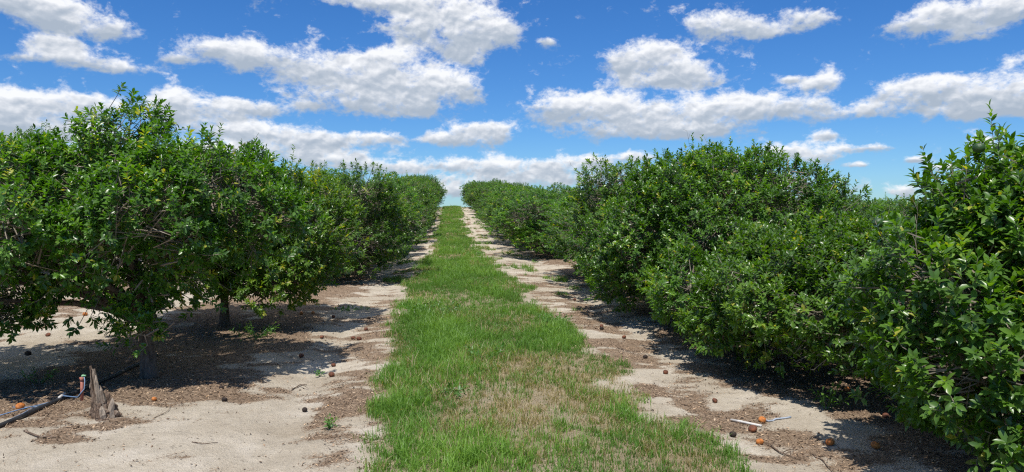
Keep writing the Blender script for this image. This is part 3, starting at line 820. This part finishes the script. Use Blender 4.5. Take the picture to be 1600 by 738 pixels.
# ------------------------------------------------------------------ leaf litter
def litter_material():
    m, nt, out = new_mat('dead_leaf')
    a = nt.nodes.new('ShaderNodeAttribute'); a.attribute_name = 'tint'
    col = ramp(nt, [(0, (0.045, 0.030, 0.02)), (.35, (0.13, 0.085, 0.055)), (.7, (0.28, 0.19, 0.12)), (.92, (0.46, 0.35, 0.24)), (1, (0.50, 0.27, 0.10))], a.outputs['Fac'])
    p = nt.nodes.new('ShaderNodeBsdfPrincipled'); nt.links.new(col.outputs[0], p.inputs['Base Color'])
    p.inputs['Roughness'].default_value = .75; p.inputs['Specular IOR Level'].default_value = .25
    nt.links.new(p.outputs[0], out.inputs[0]); return m
def litter_mesh():
    r = np.random.default_rng(17)
    Xs, Ys = [], []
    for (y0, y1, dens) in ((3.3, 7, 6500), (7, 11, 3600), (11, 20, 1300), (20, 60, 200)):
        n = int((y1 - y0) * 11 * dens * .5)
        x = r.uniform(-6.3, 4.7, n); y = r.uniform(y0, y1, n)
        c = litter_cover(x, y)
        k = r.random(n) < (0.022 + 0.85 * c ** 1.1)
        Xs.append(x[k]); Ys.append(y[k])
    x = np.concatenate(Xs); y = np.concatenate(Ys); n = len(x)
    d = np.hypot(x, y)
    z = H(x, y) + .002 + .006 * r.random(n)
    a = r.uniform(0, 6.28, n); tl = r.normal(0, .35, n)
    D = np.stack([np.cos(a) * np.cos(tl), np.sin(a) * np.cos(tl), np.sin(tl)], 1)
    S = norm(np.cross(D, UP + r.normal(0, .25, (n, 3)))); N = np.cross(S, D)
    stick = r.random(n) < .35
    L = np.where(stick, .03 + .07 * r.random(n), .009 + .028 * r.random(n) ** 1.7) * (1 + .03 * np.clip(d - 8, 0, 40)); W = np.where(stick, .0035, L * .42)
    P = np.stack([x, y, z], 1); Lc = L[:, None]; Wc = W[:, None]
    V = np.stack([P - D * Lc * .5, P + S * Wc * .5 + N * Wc * .25, P - S * Wc * .5 + N * Wc * .25, P + D * Lc * .5], 1).reshape(-1, 3)
    b = np.arange(n) * 4
    Fa = np.concatenate([np.stack([b, b + 2, b + 1], 1), np.stack([b + 1, b + 2, b + 3], 1)])
    tint = np.clip(r.random(n) ** .9 * .95 + .05 * (r.random(n) < .03), 0, 1)
    o = mesh_from('leaf_litter', V, Fa, litter_material(), False, {'tint': np.repeat(tint, 4)})
    tag(o, 'dry brown fallen leaves and twig bits scattered over the sand', 'leaf litter', kind='stuff')
litter_mesh()

# ------------------------------------------------------------------ stump
def stump():
    x, y, z = at(165, 652)
    e = empty('tree_stump', (x, y, z), 0.2)
    r = np.random.default_rng(5)
    n, rings = 30, 20
    V = []
    for i in range(rings):
        t = i / (rings - 1)
        for k in range(n):
            a = k * 2 * math.pi / n
            # the broken top: a tall splinter on the left, a low shoulder on the right
            hh = 0.36 * (0.50 + 0.50 * math.exp(-((math.cos(a) + .75) ** 2) / .35)) * (1 + .10 * math.sin(5 * a + 1)) + .012 * r.random()
            rad = 0.100 - 0.050 * t + 0.008 * math.exp(-t * 9)
            rad *= 1 + .17 * math.sin(3 * a + t * 1.2) + .10 * math.sin(7 * a + 2) + .06 * math.sin(13 * a + 3 * t) + r.normal(0, .055) + .10 * math.sin(17 * t + 4 * a)
            cx = -0.055 * t ** 1.2
            V.append((cx + rad * math.cos(a), rad * .85 * math.sin(a), -0.02 + (hh + .02) * t))
    Fs = []
    for i in range(rings - 1):
        for k in range(n):
            k2 = (k + 1) % n
            Fs.append((i * n + k, i * n + k2, (i + 1) * n + k2, (i + 1) * n + k))
    V.append((-.045, 0, .17)); ctr = len(V) - 1
    for k in range(n): Fs.append(((rings - 1) * n + k, (rings - 1) * n + (k + 1) % n, ctr))
    pydata('stump_wood', V, Fs, M_DEADWOOD, e, smooth=False)
    sp = []
    for (dx, dy, h0, h1, ln, rr_) in ((-.060, -.015, .10, .375, -.020, .034), (-.035, -.040, .06, .33, -.022, .028), (-.070, .015, .08, .37, -.005, .026), (-.012, -.03, .05, .25, -.02, .030), (.045, -.035, -.01, .15, .012, .030), (.0, -.07, -.01, .10, -.01, .030)):
        sp.append(path_tube([(dx, dy, h0), (dx + ln * .3, dy, (h0 * .6 + h1 * .4)), (dx + ln * .8, dy - .004, h0 * .2 + h1 * .8), (dx + ln, dy, h1)], [rr_, rr_ * .9, rr_ * .6, .004], 6, .5, int(h1 * 100)))
    v, f = merge(sp); pydata('splinters', v, f, M_PALEWOOD, e, smooth=False)
    roots = []
    for a, l in ((-.4, .05), (.9, .04), (2.6, .05), (4.2, .04)):
        roots.append(path_tube([(.05 * math.cos(a), .05 * math.sin(a), .05), (.09 * math.cos(a), .09 * math.sin(a), .025), ((.07 + l) * math.cos(a + .2), (.07 + l) * math.sin(a + .2), -.012)], [.03, .022, .006], 7, .3, 3))
    v, f = merge(roots); pydata('roots', v, f, M_DEADWOOD, e, smooth=False)
    tag(e, 'jagged grey rotting tree stump with a pale splintered point, beside the pink post', 'stump')
stump()

# ------------------------------------------------------------------ irrigation pieces
def on_ground(pts, dz, steps=10):
    P = [np.array(at(*p)) for p in pts]
    P = np.array(P); n = len(P); out = []
    for i in range(n - 1):
        p0 = P[max(i - 1, 0)]; p1 = P[i]; p2 = P[i + 1]; p3 = P[min(i + 2, n - 1)]
        for s in range(steps):
            t = s / steps
            q = .5 * ((2 * p1) + (-p0 + p2) * t + (2 * p0 - 5 * p1 + 4 * p2 - p3) * t * t + (-p0 + 3 * p1 - 3 * p2 + p3) * t ** 3)
            out.append(q)
    out.append(P[-1]); out = np.array(out)
    out[:, 2] = H(out[:, 0], out[:, 1]) + dz
    return out
pts = on_ground([(-160, 730), (-60, 694), (0, 670), (60, 642), (105, 622), (150, 603), (205, 577), (245, 558)], .016)
v, f = path_tube(pts, .0175, 10)
tag(pydata('irrigation_hose', v, f, M_HOSE), 'thick black irrigation hose lying on the sand from the left edge to the nearest tree', 'hose')

px, py, pz = at(128, 626)
e = empty('irrigation_stake', (px, py, pz))
v, f = path_tube([(0, 0, -.03), (.001, 0, .08), (.003, 0, .175)], .0125, 12); pydata('stake_tube', v, f, M_PINK, e)
v, f = merge([path_tube([(.003, 0, .165), (.003, 0, .195)], .0165, 12), path_tube([(.003, 0, .183), (-.018, 0, .187)], .006, 8)]); pydata('collar', v, f, M_PINK, e)
v, f = merge([path_tube([(.006, 0, .195), (.008, 0, .208), (.016, 0, .212)], [.010, .009, .006], 10), path_tube([(.010, 0, .207), (.036, -.004, .207)], .007, 8)]); pydata('sprinkler_head', v, f, M_GREENCAP, e)
tag(e, 'short faded pink plastic stake with a green sprinkler head, left of the stump', 'sprinkler stake')

g0 = np.array(on_ground([(0, 656), (45, 642), (75, 634), (97, 626)], .012, 6))
g0[:, 2] += .012
top = np.array([[px - .03, py - .01, pz + .03], [px + .0, py - .016, pz + .065], [px + .026, py - .012, pz + .10], [px + .028, py - .006, pz + .16], [px + .02, py, pz + .20]])
g0[-1, 2] = pz + .035
v, f = path_tube(np.concatenate([g0, top]), .0042, 6)
sp_e = pydata('sprinkler_tube', v, f, M_BLUE)
tag(sp_e, 'thin pale blue tube running beside the black hose up to the pink stake', 'tube')
e2c = g0[-3:]
v, f = merge([path_tube([g0[-1] + (g0[-1] - g0[-4]) * s for s in (-.6, -.5, .5, .6)], [.006, .012, .012, .006], 10)])
pydata('connector', v, f, M_WHITE, sp_e)
for j, (pl, zz) in enumerate((([(-10, 668), (30, 652), (60, 637), (92, 627)], .010), ([(20, 640), (45, 640), (70, 638), (92, 628)], .018))):
    q = on_ground(pl, zz, 6); v, f = path_tube(q, .003, 6)
    pydata('tube_strand', v, f, M_BLUE, sp_e)

a, b = at(1142, 659), at(1190, 669)
A_, B_ = np.array(a), np.array(b); A_[2] += .011; B_[2] += .011
v, f = path_tube([A_, A_ * .66 + B_ * .34 + [0, 0, .002], A_ * .33 + B_ * .67, B_], .0095, 10)
tag(pydata('plastic_pipe', v, f, M_WHITE), 'short white plastic pipe on the sand patch right of the grass', 'pipe')
q = on_ground([(1194, 659), (1212, 657), (1236, 654)], .008, 5)
v, f = path_tube(q, .007, 8)
tag(pydata('plastic_pipe', v, f, M_GREYPIPE), 'grey blue plastic pipe half sunk in the sand patch under the right row', 'pipe')
q = on_ground([(1318, 668), (1345, 671), (1380, 668)], .008, 5)

# ------------------------------------------------------------------ fallen fruit
protoF = {}
def fallen(px_, py_, kind, label=None, s=1.0, group='old oranges fallen on the sand'):
    mat = {'o': M_ORANGE, 'r': M_ROTTEN, 'b': M_BLACKFRUIT}[kind]
    rad = {'o': .029, 'r': .028, 'b': .025}[kind]
    x, y, z = at(px_, py_)
    if kind not in protoF:
        o = protoF[kind] = fruit_obj('orange', rad, mat, None, {'o': 1, 'r': 2, 'b': 3}[kind], {'o': .04, 'r': .07, 'b': .10}[kind])
    else:
        o = protoF[kind].copy(); COL.objects.link(o)
    o.location = (x, y, z + rad * s * .72); sc = s * rr.uniform(.9, 1.1)
    o.scale = (sc, sc * rr.uniform(.9, 1.05), sc * rr.uniform(.8, .95)); o.rotation_euler = (rr.uniform(-.4, .4), rr.uniform(-.4, .4), rr.uniform(0, 6))
    D = {'o': 'faded orange lying on the sand with several others nearby', 'r': 'brown rotten orange lying on the sandy wheel track among others', 'b': 'small blackened dried orange on the sand among others'}
    G = {'o': 'faded oranges fallen on the sand', 'r': 'brown rotten oranges on the ground', 'b': 'blackened dried oranges on the ground'}
    tag(o, label or D[kind], 'orange', G[kind])
for a_ in [
    (32, 640, 'o', 'bright orange fallen beside the black hose at the left edge', 1.15), (241, 627, 'o', 'orange lying on the sand right of the grey stump', .8),
    (44, 556, 'b', 'black dried orange at the far edge of the left tree shade', 1.2), (346, 608, 'b', 'blackened orange on bare sand below the second left tree', .8), (351, 628, 'b', 'blackened orange on bare sand right of the stump, nearer the camera', .9),
    (476, 645, 'b', 'blackened orange on the left wheel track level with the stump', .9), (518, 589, 'r', 'dark rotten orange on the left track beside the brown mulch edge', 1.2), (521, 573, 'r', 'reddish rotten orange just beyond the dark one on the left track', .9),
    (503, 530, 'r'), (471, 560, 'r'), (133, 494, 'o', 'orange on the sunlit sand behind the left tree shade', 1.2), (75, 526, 'r'), (471, 492, 'o'), (489, 491, 'o'), (521, 497, 'r'),
    (576, 499, 'b'), (552, 531, 'r'), (561, 532, 'r'), (572, 517, 'r'), (562, 437, 'r'), (611, 438, 'r'),
    (1191, 662, 'o', 'orange touching the grey blue pipe on the right sand patch', .95), (1176, 676, 'r', 'dark red rotten orange beside the end of the white pipe', 1.25), (1187, 696, 'o', 'orange brown fruit on mulch nearest the white pipe', .9),
    (1297, 696, 'o', 'bright orange at the shade edge of the right sand patch', 1.1), (1117, 630, 'r', 'rotten orange beyond the white pipe on the right mulch', .9), (1323, 612, 'o', 'faded orange in shade beneath the low right tree', .9),
    (1368, 702, 'o', 'orange in deep shade under the right edge tree', 1.0), (1145, 684, 'b', 'blackened flat orange on mulch left of the dark red one', 1.1), (1384, 653, 'r', 'rotten orange under the foliage of the right edge tree', .9),
    (1008, 561, 'b', 'blackened orange on the right track near the domed tree', 1.0), (975, 530, 'r'), (940, 512, 'r'), (1040, 585, 'r'), (898, 470, 'r'), (940, 516, 'b')]:
    k = a_[3] if len(a_) > 3 else None; s = a_[4] if len(a_) > 4 else 1.0
    fallen(a_[0], a_[1], a_[2], k, s)

# ------------------------------------------------------------------ fallen sticks
def stick(pxs, rad, label, group='sticks on the sand', fork=None):
    q = on_ground(pxs, rad * .8, 4)
    q[:, 2] += np.abs(np.sin(np.linspace(0, 3, len(q)))) * .008
    parts = [path_tube(q, np.linspace(rad, rad * .45, len(q)), 6, .3, int(pxs[0][0]))]
    if fork:
        m_ = q[len(q) // 2]; e_ = np.array(at(*fork)); e_[2] += .015
        parts.append(path_tube([m_, m_ * .5 + e_ * .5 + [0, 0, .01], e_], [rad * .6, rad * .5, rad * .2], 5, .3, 2))
    v, f = merge(parts)
    tag(pydata('fallen_stick', v, f, M_DEADWOOD), label, 'stick', group)
stick([(38, 676), (60, 685), (88, 686)], .008, 'curved brown stick on the sand below the black hose')
stick([(300, 692), (320, 696), (340, 693)], .004, 'thin twig lying on open sand at bottom left')
stick([(455, 612), (468, 606), (480, 603)], .006, 'forked stick on the left track beside the brown mulch', fork=(482, 610))
stick([(575, 448), (590, 444), (598, 438)], .010, 'dead forked branch on the far left track near the row', fork=(603, 452))
stick([(1205, 700), (1222, 712), (1250, 720)], .007, 'bent dry stick on mulch below the white pipe', fork=(1240, 708))
stick([(1270, 715), (1290, 728), (1300, 740)], .006, 'dry twig pointing to the bottom edge under the right row')
stick([(240, 655), (262, 645), (266, 636)], .003, 'hair-thin curled twig on sand right of the stump')
stick([(325, 602), (345, 598), (362, 592)], .005, 'brown twig at the shade edge under the second left tree')
stick([(965, 545), (985, 552), (1000, 550)], .006, 'short twig on the right mulch track beside the domed tree')

# ------------------------------------------------------------------ small weeds
def weed(px_, py_, n, spread, h, ls, label, seed, group='weeds', flat=.5):
    x, y, z = at(px_, py_)
    e = empty('weed_plant', (x, y, z))
    r = np.random.default_rng(seed)
    a = r.uniform(0, 6.28, n); q = spread * np.sqrt(r.random(n))
    Q = np.stack([q * np.cos(a), q * np.sin(a), .01 + h * .25 * r.random(n)], 1)
    A = norm(np.stack([np.cos(a) * flat, np.sin(a) * flat, np.full(n, 1.0)], 1) + r.normal(0, .25, (n, 3)))
    sl = h * (.4 + .6 * r.random(n))
    V, Fa, T = shoots_to_leaves(Q, A, 7, sl, ls, .3 + .5 * r.random(n), r, True)
    mesh_from('leaves', V, Fa, M_WEED, True, {'tint': T}, parent=e)
    v, f = tubes(Q * [.3, .3, 0], Q + A * sl[:, None] * .9, .003, .0015); mesh_from('stems', v, f, M_WEED, False, {'tint': np.full(len(v), .5)}, parent=e)
    tag(e, label, 'weed', group)
weed(690, 492, 60, .42, .20, .05, 'bushy broadleaf weed clump in the middle of the grass strip', 1, flat=.8)
weed(515, 671, 7, .04, .09, .035, 'small green weed sprout alone on the left sand', 2)
weed(548, 486, 22, .28, .05, .035, 'low creeping weed on the sand beyond the left trees', 3, flat=1.6)
weed(60, 600, 8, .12, .16, .035, 'thin weed growing in the left tree shade near the hose', 4)
weed(655, 487, 20, .25, .14, .05, 'low weed on the left edge of the grass strip', 5, flat=.9)
weed(400, 528, 18, .25, .16, .05, 'seedling cluster in the shade right of the second left trunk', 6)
weed(1290, 640, 7, .06, .22, .06, 'broad leaved sprout at the sand edge below the low right tree', 7)
weed(865, 505, 26, .22, .12, .045, 'leafy weed at the right edge of the grass strip', 8)
weed(760, 560, 16, .16, .14, .05, 'broadleaf weed in the right half of the grass, level with the domed tree', 11, flat=.9)
weed(700, 620, 12, .12, .12, .045, 'small broadleaf weed in the grass nearer the camera', 12, flat=.9)
weed(742, 400, 22, .25, .16, .05, 'weed tuft on the right wheel track in the middle distance', 13, flat=.8)
weed(676, 372, 22, .25, .16, .05, 'weed tuft on the left wheel track in the middle distance', 14, flat=.8)
weed(500, 590, 5, .04, .06, .03, 'tiny weed on the left track near the rotten oranges', 9)
